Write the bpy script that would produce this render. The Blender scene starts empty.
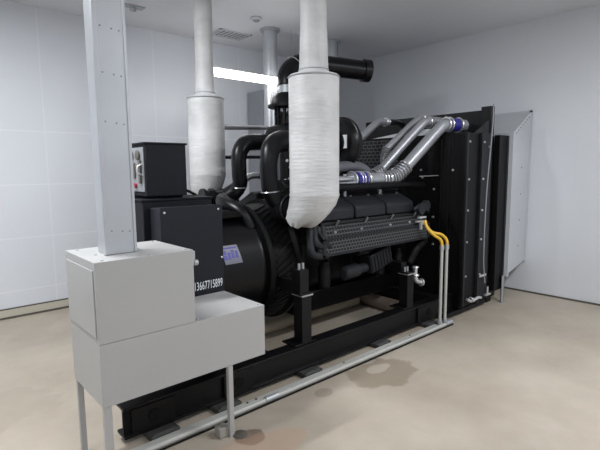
import bpy, bmesh, math, random
from mathutils import Vector, Matrix
random.seed(7)
PI = math.pi
SC = bpy.context.scene
COL = SC.collection
V = Vector

# ------------------------------------------------------------------ materials
def nodes(name):
    m = bpy.data.materials.new(name); m.use_nodes = True
    nt = m.node_tree; return m, nt, nt.nodes['Principled BSDF']
def N(nt, t, **k):
    n = nt.nodes.new(t)
    for a, b in k.items():
        if a in n.inputs: n.inputs[a].default_value = b
        else: setattr(n, a, b)
    return n
def math_(nt, op, a, b=None, c=None):
    n = nt.nodes.new('ShaderNodeMath'); n.operation = op
    for i, v in enumerate((a, b, c)):
        if v is None: continue
        if isinstance(v, (int, float)): n.inputs[i].default_value = v
        else: nt.links.new(v, n.inputs[i])
    return n.outputs[0]
def mix(nt, fac, c1, c2):
    n = nt.nodes.new('ShaderNodeMix'); n.data_type = 'RGBA'
    for s, v in ((n.inputs[0], fac), (n.inputs[6], c1), (n.inputs[7], c2)):
        if isinstance(v, (int, float)): s.default_value = v
        elif isinstance(v, tuple): s.default_value = (*v, 1)
        else: nt.links.new(v, s)
    return n.outputs[2]
def noise(nt, scale, detail=4, vec=None, rough=.5):
    n = N(nt, 'ShaderNodeTexNoise', Scale=scale, Detail=detail, Roughness=rough)
    if vec is None:
        tc = nt.nodes.new('ShaderNodeTexCoord'); vec = tc.outputs['Object']
    nt.links.new(vec, n.inputs['Vector']); return n.outputs['Fac']
def ramp(nt, fac, a, b):
    return math_(nt, 'MINIMUM', math_(nt, 'MAXIMUM', math_(nt, 'DIVIDE', math_(nt, 'SUBTRACT', fac, a), b - a), 0.), 1.)
def bump(nt, bs, h, strength=.3, dist=.01):
    b = N(nt, 'ShaderNodeBump', Strength=strength, Distance=dist)
    nt.links.new(h, b.inputs['Height']); nt.links.new(b.outputs[0], bs.inputs['Normal'])
def simple(name, col, rough=.5, metal=0., var=.15, scale=6., bmp=0., bscale=40., col2=None, coat=0., spec=None):
    m, nt, bs = nodes(name)
    f = noise(nt, scale)
    c2 = col2 or tuple(c * (1 - var) for c in col)
    nt.links.new(mix(nt, f, c2, tuple(min(1, c * (1 + var * .5)) for c in col)), bs.inputs['Base Color'])
    bs.inputs['Roughness'].default_value = rough; bs.inputs['Metallic'].default_value = metal
    bs.inputs['Coat Weight'].default_value = coat
    if spec is not None: bs.inputs['Specular IOR Level'].default_value = spec
    if bmp: bump(nt, bs, noise(nt, bscale), bmp)
    return m
def emis(name, col, s):
    m, nt, bs = nodes(name)
    bs.inputs['Base Color'].default_value = (*col, 1)
    bs.inputs['Emission Color'].default_value = (*col, 1); bs.inputs['Emission Strength'].default_value = s
    return m
def wall_mat(name, col, axis, off, sp, zoff, zsp, seam, rough=.35):
    m, nt, bs = nodes(name)
    g = nt.nodes.new('ShaderNodeNewGeometry'); s = nt.nodes.new('ShaderNodeSeparateXYZ')
    nt.links.new(g.outputs['Position'], s.inputs[0])
    def line(o, off, sp, w):
        t = math_(nt, 'PINGPONG', math_(nt, 'SUBTRACT', o, off), sp / 2)
        d = math_(nt, 'SUBTRACT', 1., ramp(nt, t, w * .4, w * .9))
        return d
    a = line(s.outputs[axis], off, sp, .014); b = math_(nt, 'MULTIPLY', line(s.outputs[2], zoff, zsp, .012), math_(nt, 'LESS_THAN', s.outputs[2], zoff + .1))
    a = math_(nt, 'MULTIPLY', a, .7)
    msk = math_(nt, 'MAXIMUM', a, b)
    n = noise(nt, 1.1, 3, g.outputs['Position'])
    base = mix(nt, n, tuple(c * .93 for c in col), col)
    nt.links.new(mix(nt, msk, base, seam), bs.inputs['Base Color'])
    bs.inputs['Roughness'].default_value = rough
    n2 = noise(nt, 2.5, 2, g.outputs['Position'])
    h = math_(nt, 'ADD', math_(nt, 'MULTIPLY', msk, .5), math_(nt, 'MULTIPLY', n2, .5))
    bump(nt, bs, h, .15, .004)
    return m
def blob(nt, pos, x, y, rx, ry, wob):
    s = nt.nodes.new('ShaderNodeSeparateXYZ'); nt.links.new(pos, s.inputs[0])
    dx = math_(nt, 'DIVIDE', math_(nt, 'SUBTRACT', s.outputs[0], x), rx)
    dy = math_(nt, 'DIVIDE', math_(nt, 'SUBTRACT', s.outputs[1], y), ry)
    d = math_(nt, 'SQRT', math_(nt, 'ADD', math_(nt, 'MULTIPLY', dx, dx), math_(nt, 'MULTIPLY', dy, dy)))
    d = math_(nt, 'ADD', d, math_(nt, 'MULTIPLY', math_(nt, 'SUBTRACT', wob, .5), 1.1))
    return math_(nt, 'SUBTRACT', 1., ramp(nt, d, .9, 1.02))
def floor_mat():
    m, nt, bs = nodes('dusty_concrete')
    g = nt.nodes.new('ShaderNodeNewGeometry'); P = g.outputs['Position']
    a = noise(nt, .9, 5, P, .6); b = noise(nt, 4., 6, P, .65); c = noise(nt, 2.2, 3, P)
    w = noise(nt, 5.5, 5, P)
    col = mix(nt, ramp(nt, a, .35, .7), (.365, .31, .25), (.49, .435, .36))
    col = mix(nt, math_(nt, 'MULTIPLY', ramp(nt, b, .48, .72), .55), col, (.40, .35, .29))
    col = mix(nt, math_(nt, 'MULTIPLY', ramp(nt, c, .55, .8), .35), col, (.58, .50, .45))
    st = blob(nt, P, 3.06, 2.37, .36, .24, w)
    st = math_(nt, 'SUBTRACT', st, blob(nt, P, 3.08, 2.45, .15, .07, w))
    st = math_(nt, 'MAXIMUM', st, math_(nt, 'MULTIPLY', blob(nt, P, 2.42, 2.46, .08, .06, w), .7))
    col = mix(nt, math_(nt, 'MULTIPLY', math_(nt, 'MAXIMUM', st, 0.), .62), col, (.22, .175, .125))
    col = mix(nt, math_(nt, 'MULTIPLY', blob(nt, P, 1.64, 2.36, .11, .09, w), .75), col, (.15, .10, .07))
    col = mix(nt, math_(nt, 'MULTIPLY', blob(nt, P, 1.4, 2.2, .55, .22, b), .4), col, (.46, .29, .20))
    col = mix(nt, math_(nt, 'MULTIPLY', blob(nt, P, .35, 3.9, .5, .35, b), .35), col, (.30, .25, .20))
    col = mix(nt, math_(nt, 'MULTIPLY', blob(nt, P, 5.7, .9, .5, .3, b), .3), col, (.32, .26, .21))
    nt.links.new(col, bs.inputs['Base Color'])
    bs.inputs['Roughness'].default_value = .55
    bump(nt, bs, b, .12, .01)
    return m
def mesh_mat(name, base, line, sx, sy, vec, mort=.12, rough=.5, metal=.3):
    m, nt, bs = nodes(name)
    g = nt.nodes.new('ShaderNodeNewGeometry'); s = nt.nodes.new('ShaderNodeSeparateXYZ'); c = nt.nodes.new('ShaderNodeCombineXYZ')
    nt.links.new(g.outputs['Position'], s.inputs[0])
    nt.links.new(s.outputs[vec[0]], c.inputs[0]); nt.links.new(s.outputs[vec[1]], c.inputs[1])
    b = N(nt, 'ShaderNodeTexBrick', Scale=1.)
    b.inputs['Brick Width'].default_value = sx; b.inputs['Row Height'].default_value = sy
    b.inputs['Mortar Size'].default_value = mort * sy; b.inputs['Mortar Smooth'].default_value = .3
    b.inputs['Color1'].default_value = (*base, 1); b.inputs['Color2'].default_value = (*base, 1); b.inputs['Mortar'].default_value = (*line, 1)
    nt.links.new(c.outputs[0], b.inputs['Vector'])
    nt.links.new(b.outputs['Color'], bs.inputs['Base Color'])
    bs.inputs['Roughness'].default_value = rough; bs.inputs['Metallic'].default_value = metal
    bump(nt, bs, b.outputs['Fac'], .8, .01)
    return m
def wrap_mat():
    m, nt, bs = nodes('glassfibre_wrap')
    tc = nt.nodes.new('ShaderNodeTexCoord'); mp = nt.nodes.new('ShaderNodeMapping')
    mp.inputs['Scale'].default_value = (1.5, 1.5, 7); nt.links.new(tc.outputs['Object'], mp.inputs[0])
    n = noise(nt, 2.2, 5, mp.outputs[0], .6)
    n2 = noise(nt, 3., 4)
    mp2 = nt.nodes.new('ShaderNodeMapping'); mp2.inputs['Scale'].default_value = (2, 2, 16); nt.links.new(tc.outputs['Object'], mp2.inputs[0])
    n3 = noise(nt, 3, 3, mp2.outputs[0])
    c = mix(nt, ramp(nt, n2, .35, .7), (.52, .52, .52), (.70, .70, .70))
    c = mix(nt, math_(nt, 'MULTIPLY', ramp(nt, n, .55, .75), .35), c, (.44, .44, .43))
    nt.links.new(c, bs.inputs['Base Color'])
    bs.inputs['Roughness'].default_value = .5
    bump(nt, bs, math_(nt, 'ADD', n, math_(nt, 'MULTIPLY', n3, .8)), .38, .02)
    return m

M = {}
M['wall_l'] = wall_mat('painted_panel_left', (.74, .765, .815), 0, 1.48, 1.44, 2.24, .64, (.785, .81, .85))
M['wall_r'] = wall_mat('painted_panel_right', (.72, .74, .78), 1, 3.52, .73, 3.04, 6., (.70, .72, .75), .45)
M['ceil'] = simple('ceiling_paint', (.74, .755, .79), .5, var=.06, scale=1.2)
M['wall_o'] = simple('plain_wall_paint', (.55, .57, .60), .6, var=.05, scale=1.)
M['floor'] = floor_mat()
M['skirt'] = simple('beige_plinth', (.55, .52, .44), .6, var=.12, scale=5)
M['gap'] = simple('dark_joint', (.10, .09, .075), .7)
M['black'] = simple('black_machine_paint', (.003, .003, .0035), .5, var=.35, scale=9, bmp=.08, bscale=30, spec=.2)
M['black2'] = simple('black_gloss_rubber', (.004, .004, .0055), .33, var=.3, scale=5, spec=.3)
M['frame'] = simple('black_frame_paint', (.006, .006, .007), .42, var=.45, scale=7, spec=.25)
M['rad'] = simple('radiator_black', (.005, .005, .006), .5, var=.35, scale=4, spec=.2)
M['radl'] = simple('radiator_flange_grey', (.015, .016, .019), .45, var=.3, scale=4, spec=.25)
M['cover'] = simple('cast_cover_paint', (.019, .020, .024), .5, var=.25, scale=25, bmp=.2, bscale=120, spec=.25)
M['panel'] = simple('dark_slate_panel', (.0125, .0145, .0205), .5, var=.12, scale=5, spec=.25)
M['panel2'] = simple('control_box_black', (.008, .009, .0125), .55, var=.15, scale=5, spec=.2)
M['white'] = simple('white_powder_coat', (.41, .408, .405), .42, var=.05, scale=2.)
M['galv'] = simple('galvanised_steel', (.60, .62, .65), .34, .75, var=.18, scale=3)
M['galvd'] = simple('dull_zinc_steel', (.48, .50, .52), .45, .5, var=.2, scale=5)
M['ducts'] = simple('hood_sheet_steel', (.54, .56, .59), .55, .0, var=.10, scale=2.5)
M['alu'] = simple('brushed_pipe_metal', (.62, .63, .65), .28, .85, var=.2, scale=10)
M['steel'] = simple('bright_bolt_steel', (.75, .75, .76), .3, .7)
M['wrap'] = wrap_mat()
M['steelm'] = simple('matte_pipe_steel', (.44, .45, .48), .38, .5, var=.2, scale=8)
M['blue'] = simple('blue_silicone_hose', (.03, .028, .26), .35, var=.2)
M['yellow'] = simple('yellow_hose', (.78, .46, .035), .35, var=.15)
M['pvc'] = simple('grey_conduit', (.50, .50, .47), .4, var=.15, scale=4)
M['concr'] = simple('rough_concrete_block', (.34, .32, .29), .9, bmp=.4)
M['pad'] = simple('grey_rubber_pad', (.05, .05, .048), .6, var=.3, scale=15)
M['tan'] = simple('dusty_brown_pipe', (.24, .19, .155), .6, var=.3, scale=6)
M['tanl'] = simple('dusty_pale_pipe', (.42, .36, .27), .6, var=.2, scale=6)
M['cab'] = simple('grey_cabinet', (.27, .28, .31), .5, var=.06)
M['text'] = simple('white_lettering', (.80, .82, .85), .5, var=.02)
M['label'] = simple('pale_sticker', (.20, .20, .26), .4, var=.15)
M['labelb'] = simple('blue_print', (.05, .04, .35), .4)
M['grill'] = mesh_mat('fan_guard_mesh', (.004, .004, .005), (.085, .088, .095), .07, .045, (1, 2), .16)
M['perf'] = mesh_mat('perforated_shield', (.003, .003, .004), (.095, .098, .105), .040, .032, (0, 2), .2)
M['face'] = simple('instrument_face', (.24, .25, .27), .4, var=.3, scale=20)
M['lamp'] = emis('lamp_tube', (1., .99, .98), 16.)
M['lampc'] = emis('ceiling_lamp_tube', (.96, .98, 1.), 3.)
M['cab2'] = simple('dark_grey_pipe_paint', (.13, .135, .15), .4)
M['grey'] = simple('mid_grey_plastic', (.35, .35, .37), .5)
M['red'] = simple('red_button', (.35, .03, .05), .4)

# ------------------------------------------------------------------ mesh building
ORG = {}
def frame_of(d):
    d = V(d).normalized()
    a = V((0, 0, 1)) if abs(d.z) < .9 else V((1, 0, 0))
    u = d.cross(a).normalized(); w = d.cross(u).normalized()
    return d, u, w
class MB:
    def __init__(s): s.bm = bmesh.new()
    def box(s, a, b, mtx=None):
        (x0, y0, z0), (x1, y1, z1) = a, b
        c = [(x, y, z) for z in (z0, z1) for x, y in ((x0, y0), (x1, y0), (x1, y1), (x0, y1))]
        v = [s.bm.verts.new(mtx @ V(p) if mtx else p) for p in c]
        for f in ((3, 2, 1, 0), (4, 5, 6, 7), (0, 1, 5, 4), (1, 2, 6, 5), (2, 3, 7, 6), (3, 0, 4, 7)):
            s.bm.faces.new([v[i] for i in f])
        return s
    def rings(s, rings, caps=True, closed=False):
        vs = [[s.bm.verts.new(p) for p in r] for r in rings]
        n = len(vs[0]); m = len(vs)
        for i in range(m if closed else m - 1):
            a, b = vs[i], vs[(i + 1) % m]
            for j in range(n): s.bm.faces.new((a[j], a[(j + 1) % n], b[(j + 1) % n], b[j]))
        if caps and not closed:
            s.bm.faces.new(list(reversed(vs[0]))); s.bm.faces.new(vs[-1])
        return s
    def lathe(s, p0, d, prof, n=28, caps=True):       # prof: (distance along axis, radius)
        d, u, w = frame_of(d); p0 = V(p0)
        return s.rings([[p0 + d * t + (u * math.cos(2 * PI * k / n) + w * math.sin(2 * PI * k / n)) * max(r, .0005) for k in range(n)] for t, r in prof], caps)
    def cyl(s, a, b, r, r2=None, n=20):
        a, b = V(a), V(b)
        return s.lathe(a, b - a, [(0, r), ((b - a).length, r if r2 is None else r2)], n)
    def tube(s, pts, r, n=14, sub=6, caps=True, smooth=True):
        P = [V(p) for p in pts]
        if smooth and len(P) > 2:
            Q = []; L = [P[0] * 2 - P[1]] + P + [P[-1] * 2 - P[-2]]
            for i in range(1, len(L) - 2):
                a, b, c, d = L[i - 1:i + 3]
                for k in range(sub):
                    t = k / sub
                    Q.append(.5 * (2 * b + (c - a) * t + (2 * a - 5 * b + 4 * c - d) * t * t + (3 * b - a - 3 * c + d) * t ** 3))
            Q.append(P[-1]); P = Q
        m = len(P); T = [(P[min(i + 1, m - 1)] - P[max(i - 1, 0)]).normalized() for i in range(m)]
        _, u, w = frame_of(T[0]); out = []
        for i in range(m):
            u = (u - T[i] * u.dot(T[i])).normalized(); w = T[i].cross(u)
            rr = r(i / (m - 1)) if callable(r) else r
            out.append([P[i] + (u * math.cos(2 * PI * k / n) + w * math.sin(2 * PI * k / n)) * rr for k in range(n)])
        return s.rings(out, caps)
    def torus(s, c, d, R, r, n=28, k=8):
        d, u, w = frame_of(d); c = V(c)
        return s.rings([[c + (u * math.cos(2 * PI * i / n) + w * math.sin(2 * PI * i / n)) * (R + r * math.cos(2 * PI * j / k)) + d * r * math.sin(2 * PI * j / k) for j in range(k)] for i in range(n)], closed=True)
    def prism(s, poly, axis, a, b):                    # poly in the other two axes (in order), extruded along axis
        def P(p, t):
            q = list(p); q.insert(axis, t); return q
        return s.rings([[P(p, a) for p in poly], [P(p, b) for p in poly]])
    def hull(s, r0, r1): return s.rings([r0, r1])
    def build(s, name, mat, parent=None, bev=0., org=None, smooth=True):
        o0 = ORG[parent] if parent is not None else V(org if org else (0, 0, 0))
        bm = s.bm
        bmesh.ops.recalc_face_normals(bm, faces=bm.faces)
        bmesh.ops.translate(bm, verts=bm.verts, vec=-o0)
        me = bpy.data.meshes.new(name); bm.to_mesh(me); bm.free()
        me.materials.append(mat)
        if smooth:
            for p in me.polygons: p.use_smooth = True
            me.set_sharp_from_angle(angle=math.radians(38))
        o = bpy.data.objects.new(name, me); COL.objects.link(o)
        if parent is not None: o.parent = parent
        else: o.location = o0
        ORG[o] = o0
        if bev:
            b = o.modifiers.new('bevel', 'BEVEL'); b.width = bev; b.segments = 2; b.limit_method = 'ANGLE'; b.angle_limit = .6
        return o
def empty(name, loc, label, cat, group=None):
    o = bpy.data.objects.new(name, None); COL.objects.link(o); o.location = loc
    o.empty_display_size = .1; ORG[o] = V(loc)
    return tag(o, label, cat, group)
def tag(o, label, cat, group=None):
    o['label'] = label; o['category'] = cat
    if group: o['group'] = group
    return o
def struct(o): o['kind'] = 'structure'; return o
def bx(name, a, b, mat, parent=None, bev=0., org=None):
    return MB().box(a, b).build(name, mat, parent, bev, org)
def dup(o, d, label=None, parent=None):
    c = o.copy(); COL.objects.link(c)
    if parent: c.parent = parent
    else: c.location = o.location + V(d)
    if label: c['label'] = label
    for ch in [q for q in o.children]: dup(ch, None, None, c)
    return c

# ------------------------------------------------------------------ room
X0, X1, Y0, Y1, ZC = -2.2, 6.6, -1.8, 6.36, 3.70
struct(bx('floor', (X0, Y0, -.1), (X1, Y1, 0), M['floor']))
struct(bx('ceiling', (X0, Y0, ZC), (X1, Y1, ZC + .1), M['ceil']))
struct(bx('wall_left', (X0, Y1, 0), (X1, Y1 + .1, ZC), M['wall_l']))
struct(bx('wall_right', (X1, Y0, 0), (X1 + .1, Y1, ZC), M['wall_r']))
struct(bx('wall_back', (X0 - .1, Y0, 0), (X0, Y1, ZC), M['wall_o']))
struct(bx('wall_near', (X0, Y0 - .1, 0), (X1, Y0, ZC), M['wall_o']))
struct(bx('baseboard_left', (X0, Y1 - .02, .025), (X1 - .02, Y1, .11), M['skirt']))
struct(bx('trim_1', (X0, Y1 - .012, .11), (X1 - .02, Y1, .125), M['gap']))
struct(bx('trim_2', (X0, Y1 - .024, 0), (X1 - .02, Y1, .025), M['gap']))
struct(bx('trim_3', (X1 - .012, Y0, 0), (X1, Y1, .022), M['gap']))

# ceiling fittings and lamps
def vent():
    t = empty('ceiling_vent', (3.85, 5.83, ZC), 'white slotted air vent grille set in the ceiling above the far wall', 'vent')
    f = MB()
    x0, x1, y0, y1 = 3.60, 4.13, 5.66, 6.00
    for a, b in (((x0, y0), (x1, y0 + .03)), ((x0, y1 - .03), (x1, y1)), ((x0, y0), (x0 + .03, y1)), ((x1 - .03, y0), (x1, y1))):
        f.box((*a, ZC - .012), (*b, ZC))
    f.build('vent_frame', M['wall_o'], t)
    bx('backing', (x0 + .03, y0 + .03, ZC - .003), (x1 - .03, y1 - .03, ZC), M['gap'], t)
    for k in range(7):
        xx = x0 + .05 + k * .066
        MB().box((xx, y0 + .03, ZC - .012), (xx + .034, y1 - .03, ZC - .004)).build('slat', M['wall_o'], t)
vent()
t = empty('smoke_detector', (3.72, 5.0, ZC), 'small white smoke detector on the ceiling between the wrapped exhaust pipes', 'detector')
MB().lathe((3.72, 5.0, ZC), (0, 0, -1), [(0, .075), (.02, .075), (.03, .06)]).build('base', M['wall_o'], t)
MB().lathe((3.72, 5.0, ZC - .03), (0, 0, -1), [(0, .045), (.02, .035), (.024, .01)]).build('sensor_head', M['grey'], t)
t = empty('ceiling_bracket', (2.34, 5.6, ZC), 'small grey bracket on the ceiling beside the top of the cable trunking', 'bracket')
bx('plate', (2.2, 5.54, ZC - .012), (2.48, 5.66, ZC), M['galvd'], t); bx('hook', (2.32, 5.58, ZC - .06), (2.38, 5.62, ZC - .012), M['galvd'], t)

# hanging tube lamp
t = empty('tube_lamp', (3.7, 5.05, 2.95), 'glowing white linear tube lamp hanging across the galvanised pipe near the far wall', 'lamp')
bx('tray', (3.03, 5.03, 3.0), (4.42, 5.09, 3.02), M['wall_o'], t)
MB().tube([(3.05, 5.06, 2.952), (4.40, 5.06, 2.952)], .048, smooth=False).build('tube', M['lamp'], t)
for x in (3.03, 4.40): bx('end_cap', (x, 5.01, 2.90), (x + .02, 5.11, 3.0), M['wall_o'], t)
for x in (3.06, 4.39): MB().cyl((x, 5.06, 3.02), (x, 5.06, ZC), .004, n=8).build('hanger_wire', M['galvd'], t)
# ceiling battens outside the frame
def batten(x0, x1, y, e, lab, w=.16):
    t = empty('ceiling_light', ((x0 + x1) / 2, y, ZC), lab, 'lamp', 'ceiling batten lights')
    bx('housing', (x0, y - w / 2, ZC - .05), (x1, y + w / 2, ZC), M['wall_o'], t)
    bx('diffuser', (x0 + .02, y - w / 2 + .015, ZC - .062), (x1 - .02, y + w / 2 - .015, ZC - .05), M['lampc'], t)
    l = bpy.data.lights.new('tube_glow', 'AREA'); l.shape = 'RECTANGLE'; l.size = x1 - x0; l.size_y = w; l.energy = e; l.color = (.95, .975, 1)
    o = bpy.data.objects.new('tube_glow', l); COL.objects.link(o); o.parent = t; o.location = (0, 0, -.075)
batten(-.5, 1.0, 3.7, 135, 'white ceiling batten light nearest the far wall')
batten(-1.4, 0., 2.6, 40, 'white ceiling batten light above the left side of the room')
batten(3.2, 4.8, -.1, 150, 'white ceiling batten light above the front floor')
batten(-.6, .8, -.6, 50, 'white ceiling batten light behind the camera')

# ------------------------------------------------------------------ tall grey cabinet by far wall
t = empty('tall_cabinet', (4.9, 6.1, 0), 'tall plain grey metal cabinet standing against the far wall', 'cabinet')
bx('body', (4.5, 5.92, .08), (5.25, 6.33, 3.0), M['cab'], t, .006)
bx('plinth', (4.53, 5.95, 0), (5.22, 6.3, .08), M['gap'], t)
bx('door', (4.53, 5.905, .12), (5.22, 5.92, 2.96), M['cab'], t, .003)

# ------------------------------------------------------------------ white cable cabinet (stepped) + legs
t = empty('cable_cabinet', (1.28, 2.69, 0), 'white stepped sheet-metal cable box on thin legs, in the left foreground', 'cabinet')
bx('upper_box', (.747, 2.43, .845), (1.31, 2.95, 1.285), M['white'], t, .002)
bx('lower_box', (.747, 2.430, .495), (1.828, 2.935, .843), M['white'], t, .002)
bx('side_door', (.741, 2.455, .875), (.747, 2.925, 1.24), M['white'], t, .002)
for x, y in ((.752, 2.437), (.752, 2.90), (1.535, 2.437)):
    l = MB(); l.box((x, y, 0.008), (x + (.042 if x < .8 and y < 2.5 else .033), y + .03, .495)); l.box((x - .0, y - .0, 0), (x + .05, y + .05, .008))
    l.build('leg', M['white'], t)
for x, y in ((.80, 2.47), (.80, 2.90), (1.06, 2.46), (1.28, 2.46), (1.27, 2.9), (.95, 2.51), (.83, 2.66), (1.08, 2.68)):
    MB().lathe((x, y, 1.285), (0, 0, 1), [(0, .009), (.005, .008), (.007, .003)], 10).build('screw', M['galvd'], t)
for x, y in ((1.34, 2.46), (1.80, 2.46), (1.80, 2.90)):
    MB().lathe((x, y, .843), (0, 0, 1), [(0, .009), (.005, .008), (.007, .003)], 10).build('screw', M['galvd'], t)
k = MB(); k.box((1.31, 2.435, 1.215), (1.325, 2.475, 1.275)); k.cyl((1.325, 2.455, 1.20), (1.35, 2.455, 1.20), .017, n=12); k.box((1.31, 2.447, 1.19), (1.328, 2.463, 1.22))
k.build('latch', M['galvd'], t, .002)

# vertical trunking
t = empty('cable_trunking', (.95, 2.67, 1.285), 'vertical galvanised cable trunking rising from the white cable box to the ceiling', 'trunking')
q = MB(); zt = 1.287
q.box((.885, 2.60, zt), (1.03, 2.606, ZC - .002))
q.box((.874, 2.606, zt), (.880, 2.75, ZC - .002)); q.box((.880, 2.744, zt), (1.03, 2.75, ZC - .002)); q.box((1.03, 2.606, zt), (1.036, 2.75, ZC - .002))
q.build('channel', M['galv'], t, .002)
q = MB(); q.box((.862, 2.594, zt), (.886, 2.612, ZC - .002)); q.box((1.026, 2.594, zt), (1.042, 2.612, ZC - .002)); q.box((.862, 2.612, zt), (.868, 2.64, ZC - .002)); q.build('edge_flange', M['galv'], t, .002)
for z in (1.42, 2.02, 2.28, 2.52, 2.85, 3.2):
    for x in (.905, .965, 1.005):
        MB().lathe((x, 2.60, z - (x - .9) * .1), (0, -1, 0), [(0, .005), (.003, .004)], 8).build('rivet', M['cab'], t)

# ------------------------------------------------------------------ control cabinets
t = empty('terminal_cabinet', (1.6, 3.6, 1.36), 'broad black generator terminal cabinet under the instrument box', 'cabinet')
bx('body', (1.315, 3.14, .62), (1.87, 3.92, 1.535), M['panel2'], t, .006)
bx('lid', (1.305, 3.13, 1.535), (1.88, 3.93, 1.55), M['panel2'], t, .003)
t = empty('breaker_panel', (1.6, 3.0, .86), 'dark slate panel box printed with a white phone number, behind the white cable box', 'panel box')
bx('body', (1.36, 2.965, .60), (1.835, 3.13, 1.492), M['panel'], t, .008)
bx('front_cover', (1.352, 2.95, .60), (1.843, 2.965, 1.50), M['panel'], t, .003)
for x, z in ((1.385, 1.465), (1.81, 1.465), (1.83, 1.1)):
    MB().lathe((x, 2.95, z), (0, -1, 0), [(0, .009), (.005, .006)], 10).build('screw', M['steel'], t)
cu = bpy.data.curves.new('phone_number', 'FONT'); cu.body = '13667715899'; cu.size = .088; cu.extrude = .0006; cu.offset = .0004
cu.space_character = 1.08
tmp = bpy.data.objects.new('tmp', cu); COL.objects.link(tmp)
bpy.context.view_layer.update()
me = bpy.data.meshes.new_from_object(tmp.evaluated_get(bpy.context.evaluated_depsgraph_get())); bpy.data.objects.remove(tmp)
me.name = 'phone_number'; me.materials.append(M['text'])
xs = [v.co.x for v in me.vertices]; w = max(xs) - min(xs); sc = .232 / w
me.transform(Matrix.Translation(V((1.826, 2.9485, .880))) @ Matrix.Rotation(PI / 2, 4, 'X') @ Matrix.Diagonal((sc, 1., 1., 1.)) @ Matrix.Translation(V((-max(xs), 0, 0))))
me.transform(Matrix.Translation(-ORG[t]))
o = bpy.data.objects.new('phone_number', me); COL.objects.link(o); o.parent = t; o['label'] = 'white printed number'; ORG[o] = ORG[t]

t = empty('instrument_box', (1.53, 3.4, 1.552), 'black instrument box with gauges on its left face, on top of the terminal cabinet', 'control box')
q = MB(); q.box((1.375, 3.19, 1.565), (1.69, 3.60, 1.95)); q.box((1.36, 3.18, 1.94), (1.70, 3.61, 1.955)); q.box((1.40, 3.22, 1.552), (1.67, 3.57, 1.565)); q.build('body', M['panel2'], t, .006)
bx('instrument_face', (1.367, 3.215, 1.60), (1.375, 3.585, 1.92), M['face'], t, .002)
for y in (3.30, 3.42, 3.53): MB().lathe((1.367, y, 1.865), (-1, 0, 0), [(0, .034), (.012, .034), (.014, .028)], 20).build('gauge', M['gap'], t)
bx('switch_row', (1.352, 3.25, 1.66), (1.367, 3.28, 1.83), M['gap'], t, .002)
bx('display', (1.358, 3.36, 1.70), (1.367, 3.54, 1.81), M['gap'], t, .002)
for y in (3.36, 3.44): MB().cyl((1.367, y, 1.645), (1.35, y, 1.645), .018, n=14).build('push_button', M['red'], t)
MB().tube([(1.367, 3.24, 1.72), (1.33, 3.235, 1.74), (1.33, 3.235, 1.78), (1.367, 3.24, 1.80)], .006).build('handle', M['steel'], t)
t = tag(MB().tube([(1.70, 3.4, 1.60), (1.76, 3.4, 1.60), (1.84, 3.42, 1.575), (1.93, 3.45, 1.52), (1.97, 3.5, 1.40)], .012).build('control_cable', M['black2'], None, org=(1.7, 3.4, 1.56)), 'black control cable looping down behind the instrument box', 'cable')

# ------------------------------------------------------------------ skid base
YN, YF = 2.80, 4.60
t = empty('base_frame', (2.9, 3.7, .04), 'long black steel skid frame carrying the generator set', 'base frame')
XA, XB = 1.0, 5.15
for y, s in ((YN, 1), (YF, -1)):
    XA = .98 if s > 0 else 1.36
    r = MB(); r.prism([(y, .045), (y + s * .13, .045), (y + s * .13, .065), (y + s * .035, .065), (y + s * .035, .235), (y + s * .13, .235), (y + s * .13, .255), (y, .255), (y, .235), (y + s * .02, .235), (y + s * .02, .065), (y, .065)], 0, XA, XB)
    r.build('side_rail', M['frame'], t, .003)
XA = .98
for x in (1.38, 2.15, 4.72, 5.0):
    MB().box((x, YN + .035, .07), (x + .12, YF - .035, .23)).build('crossmember', M['frame'], t, .004)
for x0, x1 in ((XA + .05, XA + .35), (1.72, 1.98), (4.20, 4.62)):
    g = MB(); g.box((x0, YN - .006, .066), (x1, YN + .018, .234)); g.build('gusset_plate', M['frame'], t, .003)
    MB().lathe(((x0 + x1) / 2, YN - .006, .15), (0, -1, 0), [(0, .045), (.004, .045)], 24).build('lifting_hole', M['black'], t)
for x, ztop in ((2.50, .68), (4.01, .625)):
    for y, s in ((YN, 1), (YF, -1)):
        q = MB(); ya, yb = sorted((y + s * .02, y + s * .20))
        yc, yd = (ya, ya + .11) if s > 0 else (yb - .11, yb)
        q.box((x + .02, yc, .27), (x + .13, yd, ztop)); q.box((x - .06, ya - .0, .256), (x + .19, yb, .27))
        q.build('mounting_post', M['frame'], t, .004)
bx('front_tray', (4.64, 2.72, .03), (5.6, 2.80, .075), M['frame'], t, .004)
# floor pads
p = None
near = ['dark rubber pad under the near rail, at the left end of the skid', 'rubber pad under the near rail just right of the white box', 'rubber pad under the near rail in the middle of its visible length', 'rubber pad under the near rail second from the radiator', 'rubber pad under the near rail closest to the radiator']
far = ['rubber pad under the far rail, left end', 'rubber pad under the far rail, second from left', 'rubber pad under the far rail, middle one', 'rubber pad under the far rail, second from the radiator', 'rubber pad under the far rail, closest to the radiator']
for y, labs, d in ((2.715, near, 0), (4.545, far, 0)):
    for x, lab in zip((1.12 if y < 3 else 1.5, 1.62 if y < 3 else 2.1, 2.46, 3.42, 4.28), labs):
        if p is None:
            q = MB(); q.box((x, y, .0), (x + .20, y + .17, .044)); q.box((x + .02, y + .01, .0), (x + .18, y + .04, .05))
            p = tag(q.build('rubber_pad', M['pad'], None, .006, org=(x, y, 0)), lab, 'pad', 'rubber pads under the skid rails'); base = V((x, y, 0))
        else: dup(p, V((x, y, 0)) - base, lab)

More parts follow.
